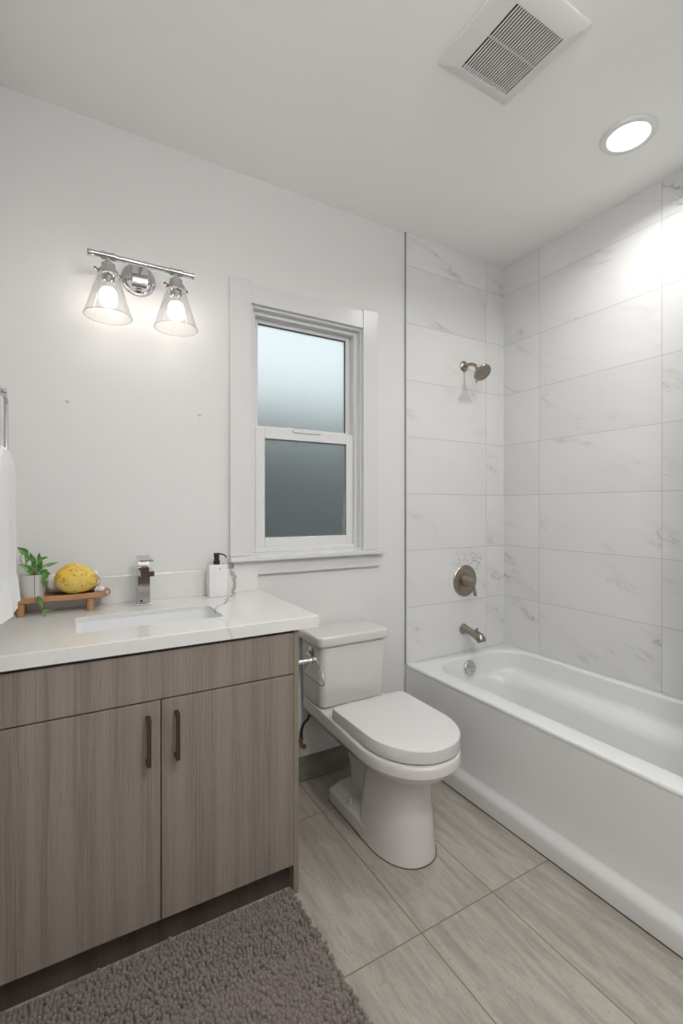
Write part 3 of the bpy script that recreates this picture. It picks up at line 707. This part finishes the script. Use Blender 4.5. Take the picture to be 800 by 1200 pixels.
for i in range(len(pth)):
    t = i/(len(pth)-1); rad.append(.031-.012*min(1, t/.35) if t < .35 else .019+.009*min(1, (t-.35)/.4) if t < .75 else .028-.004*(t-.75)/.25)
tube(b, pth, rad, 24); obj('spout', b, M['nickel'], spo, 60)
b = B(); lathe(b, (-.338, -.112, .598), (0, -.15, 1), [(0, .0045), (.012, .004), (.013, .0085), (.018, .0085), (.020, .005)], 16); obj('diverter_knob', b, M['nickel'], spo, 30)

# ================================================================== TOWEL
XR = -2.462
trg = thing('towel_ring', 'chrome squared towel ring on the left wall', 'towel ring', (XL, -.585, 1.43))
b = B(); lathe(b, (XL, -.585, 1.585), (1, 0, 0), [(0, .024), (.006, .024), (.009, .018), (.011, .010), (.066, .009), (.078, .009)], 24); obj('post', b, M['chrome'], trg, 30)
b = B(); rp = [(XR, x, y) for x, y in rrect(-.665, -.505, 1.430, 1.585, .022, 5)]; tube(b, rp, .0050, 12, True); obj('ring', b, M['chrome'], trg, 0)
b = B(); R = []
NT = 60
for i in range(41):
    t = i/40; z = 1.455-(1.455-1.038)*t
    s = min(1, t/.17); s = math.sqrt(max(0, 1-(1-s)**2))
    hw = .045+.115*s+.012*t; th = .014+.019*s+.010*max(0, (t-.82)/.18)**.7
    if i == 0: th *= .6
    ring = []
    for k in range(NT):
        a = 2*PI*k/NT; c, s_ = math.cos(a), math.sin(a)
        e = .45
        yy = hw*math.copysign(abs(c)**e, c); xx = th*math.copysign(abs(s_)**.7, s_)
        xx += .0035*math.sin(yy*70+1.3*t)*(.3+.7*t)*abs(s_)
        bnd = .0015 if .80 < t < .86 and (i % 2) else 0
        ring.append((-2.4785+xx*(1-bnd*10), -.555+yy, z+.006*math.sin(yy*9)*t))
    R.append(ring)
loft(b, R); tag(obj('hand_towel', b, M['towel'], None, 50), 'white hand towel hanging from the towel ring on the left wall', 'towel')

# ================================================================== CEILING FITTINGS
vt = thing('ceiling_vent', 'square white exhaust fan grille on the ceiling', 'vent', (-1.1, -.99, CEIL))
vx0, vx1_, vy0, vy1 = -1.262, -.937, -1.160, -.828
gx0, gx1, gy0, gy1 = -1.196, -.984, -1.098, -.874
b = B()
def vr(x0, x1, y0, y1, z, r=.006): return [(x, y, z) for x, y in rrect(x0, x1, y0, y1, r, 4)]
loft(b, [vr(vx0, vx1_, vy0, vy1, CEIL-.0002), vr(vx0, vx1_, vy0, vy1, CEIL-.008), vr(vx0+.005, vx1_-.005, vy0+.005, vy1-.005, CEIL-.012), vr(gx0-.004, gx1+.004, gy0-.004, gy1+.004, CEIL-.024, .003), vr(gx0, gx1, gy0, gy1, CEIL-.024, .002), vr(gx0, gx1, gy0, gy1, CEIL-.006, .002)], False, False)
obj('frame', b, M['vent'], vt, 25)
obj('fan_duct', box(B(), gx0+.0005, gx1-.0005, gy0+.0005, gy1-.0005, CEIL-.006, CEIL-.0005), M['duct'], vt)
b = B(); ns = 22
for k in range(1, ns):
    x = gx0+(gx1-gx0)*k/ns; box(b, x-.0023, x+.0023, gy0, gy1, CEIL-.0235, CEIL-.0215)
box(b, gx0, gx1, -.9915, -.9885, CEIL-.0235, CEIL-.017); obj('slats', b, M['vent'], vt)
cl = thing('recessed_or_fill_light', 'round white recessed ceiling light glowing over the tub', 'ceiling light', (CAN[0], CAN[1], CEIL))
b = B(); lathe(b, (CAN[0], CAN[1], CEIL), (0, 0, -1), [(.0002, .100), (.004, .100), (.010, .096), (.012, .088), (.010, .076), (.0045, .073), (.0002, .075)], 56, False); obj('trim_ring', b, M['vent'], cl, 40)
b = B(); lathe(b, (CAN[0], CAN[1], CEIL), (0, 0, -1), [(.0005, .0735), (.004, .0735), (.0045, .070)], 56); obj('lens', b, M['lens'], cl, 40)
rl = thing('recessed_or_fill_light', 'added unseen fill light shaped as a recessed ceiling light', 'ceiling light', (-1.55, -2.15, CEIL))  # fitting for the added fill lamp, out of view
gl = thing('fill_globe_light', 'unseen frosted ceiling globe added as fill light behind the camera', 'ceiling light', (-1.9, -2.35, CEIL))  # added fixture, out of view, fills the room and lifts the ceiling
b = B(); lathe(b, (-1.9, -2.35, CEIL), (0, 0, -1), [(0, .075), (.018, .075), (.024, .066), (.05, .05)], 40); obj('base', b, M['chrome'], gl, 30)
b = B(); lathe(b, (-1.9, -2.35, CEIL-.15), (0, 0, -1), [(.11*math.cos(PI*k/24)*-1, max(.001, .11*math.sin(PI*k/24))) for k in range(25)], 40); obj('globe', b, emit('fill_globe_glow', (1, .992, .98), FILL_GLOBE), gl, 0)
for o in (cl.children):
    c = o.copy(); COL.objects.link(c); c.parent = rl

# ================================================================== RUG
rug = thing('bath_rug', 'taupe chenille bath rug on the floor in front of the vanity', 'rug', (-2.08, -.83, 0))
rx0, rx1, ry0, ry1 = -2.500, -1.672, -1.105, -.568
b = B(); soft_box(b, rx0, rx1, ry0, ry1, .0005, .008, .02, .003); obj('backing', b, M['rugback'], rug, 40)
verts = []; faces = []
S8 = 8
prof = [(0, .85), (.4, 1.0), (.72, 1.0), (.88, .80), (.97, .45)]
y = ry1-.006; row = 0
while y > ry0+.004:
    stp = .0112+.0022*noise.noise(Vector((row*.37, 2, 5)))
    x = rx0+.006+random.uniform(0, .008)
    while x < rx1-.002:
        far = (y-ry0)/(ry1-ry0)
        rr = random.uniform(.0060, .0078)*(1.0 if far < .6 else .82); h = random.uniform(.014, .023)
        lean = Vector((random.gauss(0, .12)+.15*noise.noise(Vector((x*9, y*9, 1))), random.gauss(-.12, .12), 1))
        if x > rx1-.014: lean.x += .5
        if y > ry1-.012: lean.y += .25
        lean.normalize(); u = lean.cross(Vector((.3, 1, 0))).normalized(); w = lean.cross(u)
        base = Vector((x, y+random.uniform(-.002, .002), .006)); i0 = len(verts)
        for t, q in prof:
            c = base+lean*(h*t)
            for k in range(S8):
                a = 2*PI*k/S8; verts.append(c+(u*math.cos(a)+w*math.sin(a))*(rr*q))
        verts.append(base+lean*h)
        for j in range(len(prof)-1):
            for k in range(S8):
                a = i0+j*S8+k; c_ = i0+j*S8+(k+1) % S8; faces.append((a, c_, c_+S8, a+S8))
        top = i0+(len(prof)-1)*S8
        for k in range(S8): faces.append((top+k, top+(k+1) % S8, i0+len(prof)*S8))
        x += stp*random.uniform(.80, 1.15)
    y -= stp*.93; row += 1
me = bpy.data.meshes.new('pile'); org = worg(rug); me.from_pydata([tuple(v-org) for v in verts], [], faces); me.materials.append(M['pile'])
me.polygons.foreach_set('use_smooth', [True]*len(me.polygons))
po = bpy.data.objects.new('pile', me); COL.objects.link(po); po.parent = rug; po['kind'] = 'stuff'
